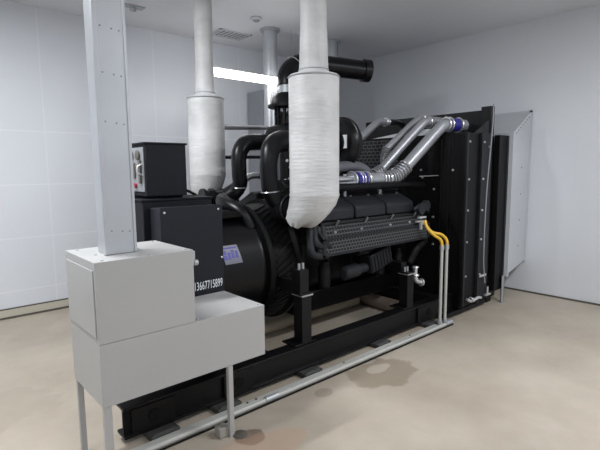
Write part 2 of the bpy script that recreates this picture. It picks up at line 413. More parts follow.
# ------------------------------------------------------------------ alternator
CY, CZ = 3.70, .86
t = empty('alternator', (2.1, CY, .256), 'big black alternator drum behind the phone-number panel', 'alternator')
MB().lathe((1.42, CY, CZ), (1, 0, 0), [(0, .2), (.0, .38), (.05, .47), (.12, .49), (.16, .50), (.95, .50), (.97, .515), (1.02, .515)], 56).build('barrel', M['black2'], t)
MB().lathe((2.44, CY, CZ), (1, 0, 0), [(0, .515), (0, .57), (.035, .585), (.06, .56), (.30, .56), (.32, .60), (.36, .60)], 64).build('flywheel_housing', M['black'], t)
q = MB()
for k in range(56):
    a = 2 * PI * k / 56
    if math.cos(a) > .96: continue
    m = Matrix.Translation((2.61, CY, CZ)) @ Matrix.Rotation(a, 4, 'X') @ Matrix.Translation((0, 0, .56)) @ Matrix.Rotation(.5, 4, 'Z')
    q.box((-.105, -.006, -.004), (.105, .006, .012), m)
q.build('vent_louvres', M['frame'], t)
for x in (1.62, 2.2):
    for s in (-1, 1): MB().box((x, CY + s * .33 - .07, .256), (x + .16, CY + s * .33 + .07, .52)).build('foot', M['black'], t, .005)
MB().prism([(1.86, 1.33), (2.34, 1.33), (2.34, 1.36), (2.2, 1.40), (1.92, 1.40), (1.86, 1.37)], 1, 3.4, 4.0).build('top_cover', M['black'], t, .01)
# sticker follows the drum
a0, a1 = math.radians(152), math.radians(168)
rr = .506
q = MB(); rg = []
for k in range(5):
    a = math.radians(149 + k * 4.6)
    rg.append([(2.00 + k * .006, CY + rr * math.cos(a), CZ + rr * math.sin(a)), (2.17 + k * .006, CY + rr * math.cos(a), CZ + rr * math.sin(a)), (2.17 + k * .006, CY + (rr - .004) * math.cos(a), CZ + (rr - .004) * math.sin(a)), (2.00 + k * .006, CY + (rr - .004) * math.cos(a), CZ + (rr - .004) * math.sin(a))])
q.rings(rg); lb = q.build('sticker', M['label'], t); lb['label'] = 'pale sticker with blue print'
q = MB()
for j, (x0, x1, a0, a1) in enumerate(((2.015, 2.05, 154, 163), (2.06, 2.085, 156, 163), (2.095, 2.125, 154, 162), (2.135, 2.16, 155, 162), (2.02, 2.16, 151, 152.5))):
    A, B = math.radians(a0), math.radians(a1); r2 = rr + .0015
    q.rings([[(x0, CY + r * math.cos(A), CZ + r * math.sin(A)) for r in (r2, r2 - .003)] + [(x1, CY + r * math.cos(A), CZ + r * math.sin(A)) for r in (r2 - .003, r2)],
             [(x0, CY + r * math.cos(B), CZ + r * math.sin(B)) for r in (r2, r2 - .003)] + [(x1, CY + r * math.cos(B), CZ + r * math.sin(B)) for r in (r2 - .003, r2)]])
o = q.build('printing', M['labelb'], t)

# ------------------------------------------------------------------ engine
t = empty('diesel_engine', (3.75, CY, .256), 'black vee diesel engine with ribbed valve covers and perforated side shield', 'engine')
q = MB(); q.prism([(3.28, .62), (3.42, .52), (3.98, .52), (4.12, .62), (4.12, 1.02), (4.35, 1.22), (3.95, 1.40), (3.45, 1.40), (3.05, 1.22), (3.28, 1.02)], 0, 2.82, 4.62)
q.build('engine_block', M['black'], t, .01)
MB().prism([(3.36, .30), (4.04, .30), (4.08, .52), (3.32, .52)], 0, 2.9, 4.5).build('oil_pan', M['black'], t, .012)
for s in (-1, 1):
    for k in range(5): MB().cyl((2.95 + k * .36, CY + s * .40, .62), (2.95 + k * .36, CY + s * .40, 1.05), .045, n=12).build('block_rib', M['black'], t)
# valve covers (near + far bank)
def vcover(x0, x1, s):
    def Y(y): return CY + s * (y - CY)
    q = MB()
    prof = [(3.02, 1.26), (3.02, 1.37), (3.05, 1.40), (3.30, 1.52), (3.42, 1.50), (3.42, 1.33)]
    q.prism([(Y(a), b) for a, b in prof], 0, x0, x1)
    vc = q.build('valve_cover', M['cover'], t, .02)
    for xx in (x0 + .1, x1 - .1):
        MB().lathe((xx, Y(3.19), 1.468), (0, -s * .0 , 1), [(0, .014), (.018, .012)], 8).build('cover_bolt', M['gap'], vc)
    b = MB(); b.box((x0 - .01, min(Y(3.0), Y(3.06)), 1.235), (x1 + .01, max(Y(3.0), Y(3.06)), 1.26)); b.build('cover_gasket', M['steel'] if 0 else M['radl'], vc)
for k in range(3):
    x0 = 2.93 + k * .50
    vcover(x0, x0 + .475, 1); vcover(x0, x0 + .475, -1)
# heat shield
for s in (1, -1):
    Yf = lambda y: CY + s * (y - CY)
    q = MB(); q.prism([(Yf(2.90), .985), (Yf(2.90), 1.12), (Yf(3.02), 1.235), (Yf(3.08), 1.235), (Yf(3.08), .985)], 0, 2.87, 4.50)
    sh = q.build('heat_shield', M['perf'], t)
    q = MB()
    for x in (2.84, 4.50):
        q.prism([(Yf(2.885), .965), (Yf(2.885), 1.125), (Yf(3.01), 1.25), (Yf(3.1), 1.25), (Yf(3.1), .965)], 0, x, x + .03)
    q.box((2.84, min(Yf(2.885), Yf(2.91)), .965), (4.53, max(Yf(2.885), Yf(2.91)), .985))
    q.box((2.84, min(Yf(2.885), Yf(2.90)), 1.112), (4.53, max(Yf(2.885), Yf(2.90)), 1.128))
    q.build('shield_rim', M['cover'], sh)
    for x in (3.05, 3.42, 3.88, 4.22):
        MB().lathe((x, Yf(2.945), 1.165), (0, -s, 1), [(0, .014), (.014, .010)], 8).build('shield_bolt', M['steel'], sh)
# vertical stubs between covers
q = MB()
for x in (3.12, 3.54, 3.96, 4.38): MB().cyl((x, 3.0, 1.22), (x, 2.965, 1.27), .011, n=8).build('manifold_stud', M['alu'], t)
# intake manifold in the vee
q = MB(); q.tube([(2.95, 3.62, 1.56), (4.6, 3.62, 1.56)], .085, smooth=False); q.tube([(2.95, 3.80, 1.56), (4.6, 3.80, 1.56)], .085, smooth=False); q.box((2.95, 3.48, 1.40), (4.6, 3.92, 1.50))
q.build('intake_manifold', M['black'], t, .01)
# oil cooler box, starter and hoses on the near side
q = MB(); mtx = Matrix.Translation((3.78, 2.985, .80)) @ Matrix.Rotation(-.25, 4, 'Y')
q.box((-.16, 0, -.09), (.19, .14, .10), mtx)
for k in range(7): q.box((-.15 + k * .05, -.012, -.085), (-.13 + k * .05, 0, .095), mtx)
q.build('oil_cooler', M['radl'], t, .006)
q = MB(); q.lathe((3.28, 3.06, .72), (1, 0, .05), [(0, .05), (.02, .07), (.2, .07), (.22, .05), (.34, .05)], 18); q.lathe((3.45, 3.04, .93), (1, 0, 0), [(0, .05), (.16, .05), (.17, .03), (.22, .03)], 16)
q.build('starter_motor', M['cover'], t)
q = MB()
for k in range(5): q.torus((3.42 + k * .05, 3.0, .955 + .004 * k), (1, 0, 0), .05, .008, 16, 6)
q.build('starter_rings', M['radl'], t)
for x in (3.1, 3.95, 4.28):
    MB().lathe((x, 3.14, .60), (0, 0, 1), [(0, .05), (.015, .062), (.20, .062), (.22, .05), (.26, .05)], 18).build('oil_filter', M['black'], t)
for k in range(4):
    z = 1.0 + .08 * (k % 2)
    MB().tube([(2.78 + .05 * k, 3.0, 1.22), (2.74 + .05 * k, 2.93, z + .02), (2.86 + .03 * k, 2.92, z - .03)], .034).build('exhaust_bend', M['cover'], t)
MB().tube([(4.62, 3.15, .98), (4.58, 3.0, .93), (4.40, 2.97, .86), (4.30, 3.0, .70)], .05).build('water_hose', M['black'], t)
q = MB(); q.tube([(4.33, 2.93, .66), (4.33, 2.93, .55), (4.35, 2.92, .49), (4.42, 2.91, .465)], .026); q.torus((4.33, 2.93, .65), (0, 0, 1), .03, .01, 14, 6); q.torus((4.33, 2.93, .56), (0, 0, 1), .034, .012, 14, 6); q.torus((4.42, 2.91, .465), (1, 0, -.2), .034, .012, 14, 6)
o = q.build('drain_valve', M['steel'], t); o['label'] = 'bright steel elbow valve'
q = MB(); q.box((4.30, 2.86, 1.205), (4.42, 2.90, 1.225)); q.box((4.26, 2.86, 1.165), (4.40, 2.90, 1.182)); q.box((4.32, 2.86, 1.08), (4.345, 2.89, 1.16)); q.cyl((4.36, 2.84, 1.15), (4.36, 2.9, 1.15), .02, n=12)
q.build('hose_fitting', M['steel'], t, .003)
q = MB(); q.lathe((4.40, 2.90, 1.30), (0, 1, 0), [(0, .03), (.0, .06), (.05, .06), (.05, .03)], 18); q.lathe((4.53, 2.92, 1.33), (0, 1, 0), [(0, .03), (.0, .06), (.05, .06), (.05, .03)], 18); q.tube([(4.3, 2.95, 1.3), (4.45, 2.93, 1.35), (4.58, 2.95, 1.26)], .018)
q.build('belt_pulleys', M['cover'], t)
q = MB(); q.lathe((4.62, CY, .95), (1, 0, 0), [(0, .16), (.05, .16), (.07, .08), (.22, .08)], 24); q.build('fan_hub', M['black'], t)
# engine feet with bolts, on the posts
for x, zt_ in ((2.50, .68), (4.01, .625)):
    for y, s in ((YN, 1), (YF, -1)):
        ya, yb = sorted((y + s * .01, y + s * .22))
        ya, yb = (ya, ya + .13) if s > 0 else (yb - .13, yb)
        ft = MB(); ft.box((x, ya, zt_ + .012), (x + .135, yb, zt_ + .03))
        if x < 3: ft.box((x, ya + .01, zt_ + .03), (x + .10, yb - .01, zt_ + .23))
        yb2, ya2 = (yb + .33, yb - .03) if s > 0 else (ya + .03, ya - .33)
        ft.box((x + .03, ya2, zt_ + .02), (x + .12, yb2, zt_ + .12))
        fo = ft.build('engine_foot', M['frame'], t, .004)
        bx('foot_shim', (x + .012, ya - .003, zt_), (x + .138, yb + .003, zt_ + .012), M['galvd'], fo)
        zb = zt_ + (.23 if x < 3 else .03)
        for xx in (.03, .075):
            MB().cyl((x + xx, (ya + yb) / 2 - s * .01, zb), (x + xx, (ya + yb) / 2 - s * .01, zb + .05), .011, n=10).build('foot_bolt', M['galvd'], fo)
# turbochargers
def turbo(x, y, s):
    q = MB()
    q.tube([(x + .10 * math.cos(a), y - s * .02, 1.40 + .10 * math.sin(a)) for a in [k * PI / 5 for k in range(-2, 7)]], lambda u: .085 - .035 * u, sub=4)
    q.lathe((x, y - s * .11, 1.40), (0, s, 0), [(0, .07), (0, .10), (.05, .13), (.10, .155), (.16, .13), (.22, .09)], 24)
    tb = q.build('turbocharger', M['black'], t)
    q = MB(); q.torus((x, y - s * .10, 1.40), (0, 1, 0), .125, .010, 26, 6); q.build('turbo_clamp', M['radl'], tb)
    q = MB(); q.tube([(x + .04, y + s * .04, 1.36), (x + .12, y + s * .08, 1.25), (x + .25, y + s * .1, 1.18)], .06); q.build('turbo_outlet', M['black'], tb)
turbo(2.72, 3.28, 1); turbo(2.62, 4.12, -1)

# ------------------------------------------------------------------ intake elbows
def elbow(lab, pts, r, clamps, nm='air_intake_elbow'):
    t = empty(nm, pts[0], lab, 'pipe', 'black intake elbows')
    MB().tube(pts, r, n=22, sub=8).build('hose', M['black2'], t)
    for c, d in clamps:
        MB().torus(c, d, (r(0) if callable(r) else r) + .003, .006, 26, 6).build('hose_clamp', M['alu'], t)
    return t
rf = lambda u: .078 + .022 * min(1, max(0, (u - .35) * 3))
elbow('large black intake elbow rising beside the right wrapped silencer', [(2.62, 3.27, 1.46), (2.565, 3.28, 1.56), (2.55, 3.29, 1.74), (2.56, 3.29, 1.85), (2.60, 3.31, 1.94), (2.70, 3.35, 2.00), (2.86, 3.40, 2.02), (3.2, 3.48, 2.03), (3.54, 3.5, 2.03)], rf, [((2.56, 3.28, 1.555), (-.1, 0, 1))])
elbow('smaller black intake elbow behind the large one, left of it', [(2.60, 4.05, 1.50), (2.66, 3.92, 1.59), (2.65, 3.90, 1.72), (2.65, 3.90, 1.86), (2.68, 3.91, 1.95), (2.76, 3.93, 2.02), (2.90, 3.96, 2.04), (3.3, 4.05, 2.05), (3.57, 4.1, 2.06)], lambda u: .076 + .010 * min(1, max(0, (u - .35) * 3)), [((2.655, 3.92, 1.57), (0, 0, 1)), ((2.85, 3.95, 2.035), (1, .1, 0))])
t = tag(MB().tube([(2.65, 3.92, 1.56), (2.58, 3.92, 1.50), (2.47, 3.88, 1.47), (2.37, 3.78, 1.46), (2.33, 3.62, 1.43), (2.37, 3.46, 1.36), (2.42, 3.40, 1.22)], .070).build('charge_air_hose', M['black2'], None, org=(2.4, 3.6, 1.4)), 'thick black hose curving between the elbows and the alternator top', 'hose')
t = empty('breather_canister', (2.3, 4.15, 1.41), 'small black flanged canister behind the phone-number panel', 'canister')
q = MB(); q.lathe((2.34, 4.12, 1.47), (1, -.1, 0), [(0, .05), (0, .10), (.03, .10), (.03, .08), (.09, .08), (.09, .10), (.12, .10), (.12, .075), (.3, .075)], 24); q.build('canister_body', M['black2'], t)
bx('stand', (2.50, 4.04, 1.33), (2.58, 4.14, 1.44), M['black'], t)
tag(MB().tube([(2.80, 4.1, 1.50), (2.82, 4.1, 1.60), (2.92, 4.1, 1.68), (3.08, 4.1, 1.68), (3.22, 4.1, 1.60), (3.26, 4.1, 1.48)], .035, n=14).build('bright_pipe', M['alu'], None, org=(3.0, 4.1, 1.5)), 'bright silver curved pipe seen low between the two black elbows', 'pipe')
# ------------------------------------------------------------------ air filters
def afilter(x, y, lab):
    t = empty('air_filter', (x + .25, y, 1.55), lab, 'air filter', 'air filter canisters')
    MB().lathe((x, y, 2.03), (1, 0, 0), [(0, .10), (0, .232), (.02, .252), (.06, .268), (.065, .28), (.10, .28), (.105, .262), (.16, .24), (.20, .2), (.20, .1)], 48).build('canister', M['black2'], t)
    MB().lathe((x - .02, y, 2.03), (1, 0, 0), [(0, .12), (.02, .13)], 32).build('inlet_collar', M['black2'], t)
    bx('stand', (x + .05, y - .05, 1.62), (x + .17, y + .05, 1.83), M['black'], t)
    return t
f1 = afilter(3.64, 3.50, 'large black air filter drum with a white label, right of the right silencer')
q = MB(); q.box((3.635, 3.34, 1.97), (3.645, 3.405, 2.11)); o = q.build('label_plate', M['text'], f1); o['label'] = 'small white label'
afilter(3.68, 4.10, 'black air filter drum hidden behind the right silencer')

# ------------------------------------------------------------------ silencers
def silencer(nm, x, y, zb, zt, R, r, lab, fl, seed):
    t = empty(nm, (x, y, zb), lab, 'silencer', 'wrapped silencers')
    H = zt - zb
    prof = [(0, .05), (0, r * 1.0), (.04, r * 1.2), (.12, R * .72), (.20, R * .90), (.30, R * .97), (.45, R), (H - .02, R), (H, R * .96), (H + .02, R * .72)]
    b = MB(); rg = []; L_ = V((-.747, .664, 0)); # sagging cloth bag at the bottom, pulled towards the turbocharger side
    spec = [(0, .35, .30), (.015, .55, .30), (.06, .74, .24), (.12, .86, .15), (.19, .95, .06), (.26, 1.0, .0), (.275, 1.02, 0), (.29, 1.0, 0), (H - .03, 1.0, 0), (H, .97, 0), (H + .015, .72, 0)]
    for i, (h, k, off) in enumerate(spec):
        c0 = V((x, y, zb + h)) + L_ * off * R * fl; ring = []
        for j in range(64):
            a = 2 * PI * j / 64; rag = max(0., 1 - h / .28)
            rr_ = R * k * (1 + rag * (.05 * math.sin(5 * a + h * 25 + seed) + .03 * math.sin(11 * a + seed - h * 40)))
            ring.append(c0 + V((math.cos(a) * rr_, math.sin(a) * rr_, rag * .018 * math.sin(3 * a + seed))))
        rg.append(ring)
    b.rings(rg)
    b.build('wrapped_body', M['wrap'], t)
    L = ZC - .002 - (zt + .01)
    MB().lathe((x, y, zt + .01), (0, 0, 1), [(0, r * 1.35), (.03, r * 1.12), (.12, r * 1.08), (.35, r * 1.03), (.37, r), (L * .6, r * .98), (L * .61, r * 1.02), (L, r)], 36).build('wrapped_pipe', M['wrap'], t)
    for z in (zt - .015,): MB().torus((x, y, z), (0, 0, 1), R + .002, .006, 48, 6).build('band', M['galvd'], t)
    q = MB()
    q.torus((x, y, zt + .045), (0, 0, 1), r * 1.13, .005, 30, 6); q.build('tie_wire', M['galvd'], t)
    return t
silencer('exhaust_silencer', 2.777, 2.931, 1.255, 2.54, .216, .112, 'white cloth-wrapped exhaust silencer nearest the camera, in front of the engine', 1.7, 1)
s1 = silencer('exhaust_silencer', 2.655, 4.52, 1.43, 2.54, .196, .097, 'white cloth-wrapped exhaust silencer farther back, left of the other', .6, 3)
t = empty('steel_pipe', (4.16, 5.28, 1.2), 'vertical galvanised pipe rising to the ceiling in front of the wall lamp', 'pipe', 'plain galvanised riser pipes')
MB().lathe((4.16, 5.28, 0), (0, 0, 1), [(0, .10), (ZC - .002, .10)], 32).build('pipe', M['galv'], t)
MB().lathe((4.16, 5.28, ZC - .03), (0, 0, 1), [(0, .14), (.028, .14)], 32).build('ceiling_collar', M['galvd'], t)
q = MB(); q.tube([(2.86, 4.62, 2.24), (4.06, 5.24, 2.34)], .03, smooth=False); q.build('upper_brace', M['cab'], t)
q = MB(); q.tube([(2.86, 4.62, 1.90), (4.06, 5.24, 1.93)], .022, smooth=False); q.build('lower_brace', M['black'], t)
t = empty('steel_pipe', (5.22, 5.14, 1.2), 'vertical galvanised pipe mostly hidden behind the right wrapped pipe', 'pipe', 'plain galvanised riser pipes')
MB().lathe((5.22, 5.14, 0), (0, 0, 1), [(0, .12), (ZC - .002, .12)], 32).build('pipe', M['galv'], t)
MB().lathe((5.22, 5.14, ZC - .03), (0, 0, 1), [(0, .155), (.028, .155)], 32).build('ceiling_collar', M['galvd'], t)
# black overhead exhaust pipe
t = empty('overhead_pipe', (3.62, 4.42, 2.2), 'thick black overhead pipe bending from the engine and running right under the ceiling', 'pipe')
MB().tube([(3.73, 4.385, 2.76), (3.73, 4.385, 2.84), (3.76, 4.38, 2.94), (3.86, 4.35, 3.02), (4.0, 4.30, 3.04), (4.3, 4.18, 3.03), (4.72, 3.98, 3.0)], lambda u: .15 - .03 * min(1, u * 2.2), n=28, sub=8).build('pipe', M['black2'], t)
MB().lathe((4.66, 4.008, 3.004), (.42, -.2, -.03), [(0, .128), (0, .140), (.09, .140), (.09, .11), (.085, .10)], 32).build('end_flange', M['black2'], t)
for c in ((3.80, 4.40, 3.02), (4.1, 4.26, 3.04)): pass
MB().torus((3.82, 4.36, 2.99), (.75, -.1, .6), .140, .005, 28, 6).build('seam', M['galvd'], t)
MB().lathe((3.73, 4.385, 2.66), (0, 0, 1), [(0, .14), (.11, .14)], 28).build('steel_sleeve', M['galvd'], t)
q = MB(); q.lathe((3.73, 4.385, 2.50), (0, 0, 1), [(0, .10), (0, .255), (.03, .255), (.035, .22), (.12, .20), (.17, .15)], 32); q.build('flange_hood', M['black'], t)
q = MB(); q.lathe((3.73, 4.385, 1.50), (0, 0, 1), [(0, .12), (.62, .12), (.62, .30), (.68, .30), (.76, .26), (.80, .16), (1.0, .15)], 32)
for k in range(12):
    a = 2 * PI * k / 12; q.box((-.014, .14, 2.28), (.014, .175, 2.50), Matrix.Translation((3.73, 4.385, 0)) @ Matrix.Rotation(a, 4, 'Z'))
q.torus((3.73, 4.385, 2.40), (0, 0, 1), .16, .012, 28, 8)
q.build('slotted_riser', M['black'], t)
for k in range(12):
    a = 2 * PI * (k + .5) / 12
    for z0, z1 in ((2.30, 2.37), (2.42, 2.48)): MB().box((-.016, .138, z0), (.016, .152, z1), Matrix.Translation((3.73, 4.385, 0)) @ Matrix.Rotation(a, 4, 'Z')).build('slot_inlay', M['galvd'], t)

for k, (a, z) in enumerate(((3.6, 1.62), (4.0, 1.64), (4.3, 1.63), (4.1, 1.78), (3.8, 1.86), (4.3, 1.9), (4.0, 2.0))):
    MB().lathe((3.73 + .118 * math.cos(a), 4.385 + .118 * math.sin(a), z), (math.cos(a), math.sin(a), 0), [(0, .022), (.02, .018)], 8).build('stud', M['steel'], t)
# ------------------------------------------------------------------ radiator
t = empty('radiator', (5.3, 3.7, .06), 'tall black radiator with bolted side channels at the right end of the skid', 'radiator')
RY0, RY1, RX, RT = 2.70, 4.70, 4.93, 2.14
bx('core_box', (RX + .03, RY0 + .02, .14), (5.62, RY1 - .02, RT - .02), M['rad'], t, .004)
q = MB()
q.box((RX, RY0, .14), (RX + .03, RY1, RT))
for y in (2.86, 2.90, 3.0, 3.5): q.box((RX - .008, y, .2), (RX, y + .012, RT - .05))
q.build('shroud_plate', M['rad'], t, .003)
bx('fan_guard', (RX - .02, 3.62, 1.25), (RX, RY1 - .1, RT - .02), M['grill'], t)
for y0, y1, s in ((RY0 - .02, RY0 + .02, 1), (RY1 - .02, RY1 + .02, -1)):
    yo = y0 if s > 0 else y1
    q = MB(); q.box((4.90, y0, .12), (5.22, y1, RT + .01)); q.build('side_plate', M['rad'], t, .003)
    q = MB(); q.box((4.90, yo - .02 if s > 0 else yo, .12), (4.935, yo if s > 0 else yo + .02, RT + .01)); q.box((5.21, yo - .035 if s > 0 else yo, .12), (5.27, yo if s > 0 else yo + .035, RT + .01)); q.build('edge_channel', M['radl'], t, .003)
    q = MB(); q.box((5.27, y0, .16), (5.52, y1, RT + .02)); q.build('middle_plate', M['radl'], t, .003)
    q = MB(); q.box((5.52, yo + (.05 if s > 0 else -.09), .2), (5.68, yo + (.09 if s > 0 else -.05), RT)); q.build('recess_plate', M['rad'], t)
    q = MB(); q.box((5.66, y0 - .03, .18), (5.90, y1, RT + .01)); q.build('rear_channel', M['rad'], t, .004)
    q = MB(); q.box((5.86, y0 - .04, .18), (5.90, y1 + .02, RT + .01)); q.build('rear_flange', M['radl'], t, .004)
    for x, z in ((4.98, 2.05), (5.16, 2.05), (4.98, 1.62), (5.16, 1.62), (4.98, 1.26), (5.16, 1.25), (4.98, .89), (5.16, .90), (4.98, .48), (5.16, .47), (5.45, 2.0)):
        MB().lathe((x + (.09 if x > 5.1 and x < 5.4 else 0), yo - s * (.036 if 5.1 < x < 5.4 else 0), z), (0, -s, 0), [(0, .014), (.012, .012)], 8).build('bolt', M['steel'], t)
for y, z in ((3.285, 1.731), (3.26, 1.64), (2.85, 1.728), (3.095, 1.50), (3.10, 1.16), (3.09, .826)):
    MB().lathe((RX, y, z), (-1, 0, 0), [(0, .014), (.012, .012)], 8).build('face_bolt', M['steel'], t)
q = MB(); q.box((5.50, RY0 + .12, RT - .02), (5.56, RY1 - .04, 2.45)); q.build('top_plate', M['radl'], t, .004)
q = MB(); q.box((5.49, RY0 - .01, RT), (5.58, RY0 + .12, 2.49)); q.hull([(5.12, RY0, RT + .01), (5.48, RY0, RT + .01), (5.48, RY0, 2.34)], [(5.12, RY0 + .02, RT + .01), (5.48, RY0 + .02, RT + .01), (5.48, RY0 + .02, 2.34)])
q.build('end_gusset', M['radl'], t, .004)
q = MB(); q.hull([(5.42, 3.3, RT + .0), (5.42, 4.62, RT + .0), (5.42, 4.62, RT + .035), (5.42, 3.75, RT + .13), (5.42, 3.3, RT + .13)], [(5.44, 3.3, RT + .0), (5.44, 4.62, RT + .0), (5.44, 4.62, RT + .035), (5.44, 3.75, RT + .13), (5.44, 3.3, RT + .13)])
o = q.build('white_strip', M['text'], t); o['label'] = 'white strip below the top plate'  # thin plain white wedge at the foot of the top plate
bx('header_tank', (4.98, RY0 + .1, RT - .0), (5.40, RY1 - .1, RT + .015), M['rad'], t)
q = MB(); q.box((4.95, 2.74, .07), (5.88, 4.66, .14)); q.build('base_tray', M['frame'], t, .004)
for x in (5.0, 5.7):
    for y in (2.76, 4.54): bx('foot', (x, y, .0), (x + .12, y + .1, .07), M['frame'], t, .003)
q = MB(); q.tube([(5.0, 2.66, .20), (5.08, 2.64, .17), (5.2, 2.63, .19), (5.3, 2.64, .17)], .018); q.torus((5.06, 2.64, .19), (1, 0, 0), .028, .008, 12, 6); q.box((5.44, 2.64, .16), (5.56, 2.67, .18)); q.cyl((5.5, 2.655, .16), (5.5, 2.655, .27), .012, n=8)
q.build('drain_cock', M['steel'], t)
t = empty('overflow_tube', (5.38, 2.64, .3), 'thin grey overflow tube hanging down the radiator side', 'tube')
MB().tube([(5.46, 2.655, 2.50), (5.44, 2.64, 2.47), (5.43, 2.635, 2.3), (5.40, 2.64, 1.95), (5.35, 2.64, 1.5), (5.33, 2.64, 1.0), (5.34, 2.64, .6), (5.39, 2.64, .34)], .008, n=10).build('tube', M['cab'], t)
bx('clip', (5.25, 2.636, .43), (5.41, 2.646, .455), M['steel'], t)

# ------------------------------------------------------------------ sheet metal exhaust hood
t = empty('air_outlet_hood', (6.2, 3.6, .2), 'flared grey sheet-metal duct hood joining the radiator to the right wall', 'duct')
yn0, yn1 = 2.60, 2.67
A = [(5.91, 2.61, .36), (5.91, 4.78, .36), (5.91, 4.78, 2.17), (5.91, 2.61, 2.17)]
B = [(6.585, 2.67, .45), (6.585, 4.72, .45), (6.585, 4.72, 2.50), (6.585, 2.67, 2.50)]
MB().hull(A, B).build('duct_body', M['ducts'], t, .003)
q = MB(); q.box((6.575, 2.655, .44), (6.592, 2.69, 2.515)); q.box((6.575, 2.655, 2.49), (6.592, 4.73, 2.515)); q.build('wall_flange', M['ducts'], t)
bx('outlet_collar', (5.90, 2.59, .34), (5.93, 4.80, 2.19), M['ducts'], t)
for k in range(8):
    f = (k + .5) / 8
    MB().lathe((5.93 + .62 * f, 2.612 + .055 * f, 2.13 + .31 * f), (0, -1, 0), [(-.004, .009), (.006, .007)], 8).build('rivet', M['gap'], t)
for z in (.7, 1.05, 1.4, 1.75): MB().lathe((6.3, 2.645, z), (0, -1, 0), [(-.004, .009), (.006, .007)], 8).build('rivet', M['gap'], t)
for y in (2.62, 4.72):
    l = MB(); l.box((5.82, y, .006), (5.885, y + .006, .36)); l.box((5.879, y, .006), (5.885, y + .045, .36)); l.box((5.83, y - .01, 0), (5.9, y + .06, .006)); l.build('leg', M['galvd'], t)

# ------------------------------------------------------------------ coolant pipes
def pipe(nm, lab, pts, r, mat='alu', grp='silver coolant pipes', extra=None, sub=6):
    t = empty(nm, pts[0], lab, 'pipe', grp)
    MB().tube(pts, r, n=20, sub=sub).build('pipe', M[mat], t)
    if extra: extra(t)
    return t
def rib(t, a, b, r, n, mat='alu', nm='corrugated_sleeve', rt=.012):
    a, b = V(a), V(b); q = MB()
    for k in range(n): q.torus(a.lerp(b, k / (n - 1)), b - a, r, rt, 24, 6)
    return q.build(nm, M[mat], t)
PA = [(3.55, 3.2, 1.64), (3.7, 3.2, 1.64), (3.95, 3.2, 1.64), (4.14, 3.2, 1.64), (4.26, 3.19, 1.66), (4.37, 3.165, 1.73), (4.50, 3.13, 1.845), (4.88, 3.02, 2.205), (4.95, 3.005, 2.25), (5.03, 2.99, 2.265), (5.30, 2.93, 2.265)]
def exA(t):
    MB().tube([(2.95, 3.2, 1.65), (3.55, 3.2, 1.65)], .032, smooth=False).build('inlet_tube', M['alu'], t)
    MB().tube([(3.0, 3.14, 1.60), (3.55, 3.14, 1.61)], .016, smooth=False).build('bypass_tube', M['steelm'], t)
    rib(t, (4.04, 3.2, 1.64), (4.14, 3.195, 1.642), .075, 3)
    P = [V(p) for p in ((4.17, 3.2, 1.642), (4.21, 3.195, 1.648), (4.25, 3.19, 1.658), (4.285, 3.185, 1.674), (4.32, 3.178, 1.694), (4.355, 3.168, 1.718), (4.39, 3.16, 1.746), (4.42, 3.15, 1.772))]
    q = MB()
    for i in range(len(P)): q.torus(P[i], P[min(i + 1, 7)] - P[max(i - 1, 0)], .078, .011, 24, 6)
    q.build('corrugated_bend', M['steelm'], t)
    MB().tube([(3.60, 3.2, 1.64), (3.74, 3.2, 1.64)], .082, n=24, smooth=False).build('blue_hose', M['blue'], t)
    for x in (3.56, 3.65, 3.69, 3.78): MB().torus((x, 3.2, 1.64), (1, 0, 0), .083, .008, 24, 6).build('hose_clamp', M['steel'], t)
    bx('support', (4.00, 3.19, 1.475), (4.04, 3.21, 1.73), M['steelm'], t)
    bx('support', (3.44, 3.19, 1.475), (3.47, 3.21, 1.70), M['steelm'], t)
    MB().tube([(5.06, 2.982, 2.265), (5.17, 2.958, 2.265)], .080, n=24, smooth=False).build('blue_hose', M['blue'], t)
    for x in (4.99, 5.04, 5.19): MB().torus((x, 2.982 - (x - 5.06) * .22, 2.265), (1, -.2, 0), .083, .009, 24, 6).build('hose_clamp', M['steel'], t)
pipe('coolant_pipe', 'thickest slanting silver coolant pipe, with ribbed bend and blue hose joints', PA, lambda u: .068, mat='steelm', extra=exA)
def exB(t):
    rib(t, (4.14, 3.37, 1.69), (4.24, 3.36, 1.73), .058, 4, 'steelm')
    MB().torus((4.92, 3.19, 2.30), (1, -.1, .2), .064, .009, 20, 6).build('hose_clamp', M['steel'], t)
pipe('coolant_pipe', 'silver coolant pipe running close beside and behind the thickest one', [(3.8, 3.39, 1.66), (4.12, 3.38, 1.67), (4.27, 3.36, 1.76), (4.43, 3.32, 1.91), (4.80, 3.21, 2.26), (4.90, 3.19, 2.30), (5.08, 3.17, 2.31), (5.44, 3.14, 2.31)], .052, mat='steelm', extra=exB)
def exC(t):
    rib(t, (4.40, 3.44, 1.90), (4.43, 3.43, 1.99), .046, 5, 'steelm', rt=.008)
    MB().torus((5.06, 3.37, 2.37), (1, 0, .3), .045, .009, 20, 6).build('hose_clamp', M['steel'], t)
pipe('coolant_pipe', 'slim silver pipe rising upright then bending towards the radiator top', [(4.41, 3.45, 1.58), (4.41, 3.45, 1.75), (4.40, 3.45, 1.89), (4.44, 3.44, 1.98), (4.52, 3.43, 2.04), (4.94, 3.39, 2.33), (5.04, 3.38, 2.365), (5.2, 3.37, 2.37), (5.48, 3.36, 2.37)], .040, mat='steelm', extra=exC)
def exD(t):
    MB().tube([(5.08, 3.92, 2.365), (5.30, 3.92, 2.365), (5.52, 3.92, 2.30)], .048).build('black_hose', M['black2'], t)
    for x in (5.02, 5.06): MB().torus((x, 3.92, 2.37), (1, 0, 0), .050, .009, 20, 6).build('hose_clamp', M['steel'], t)
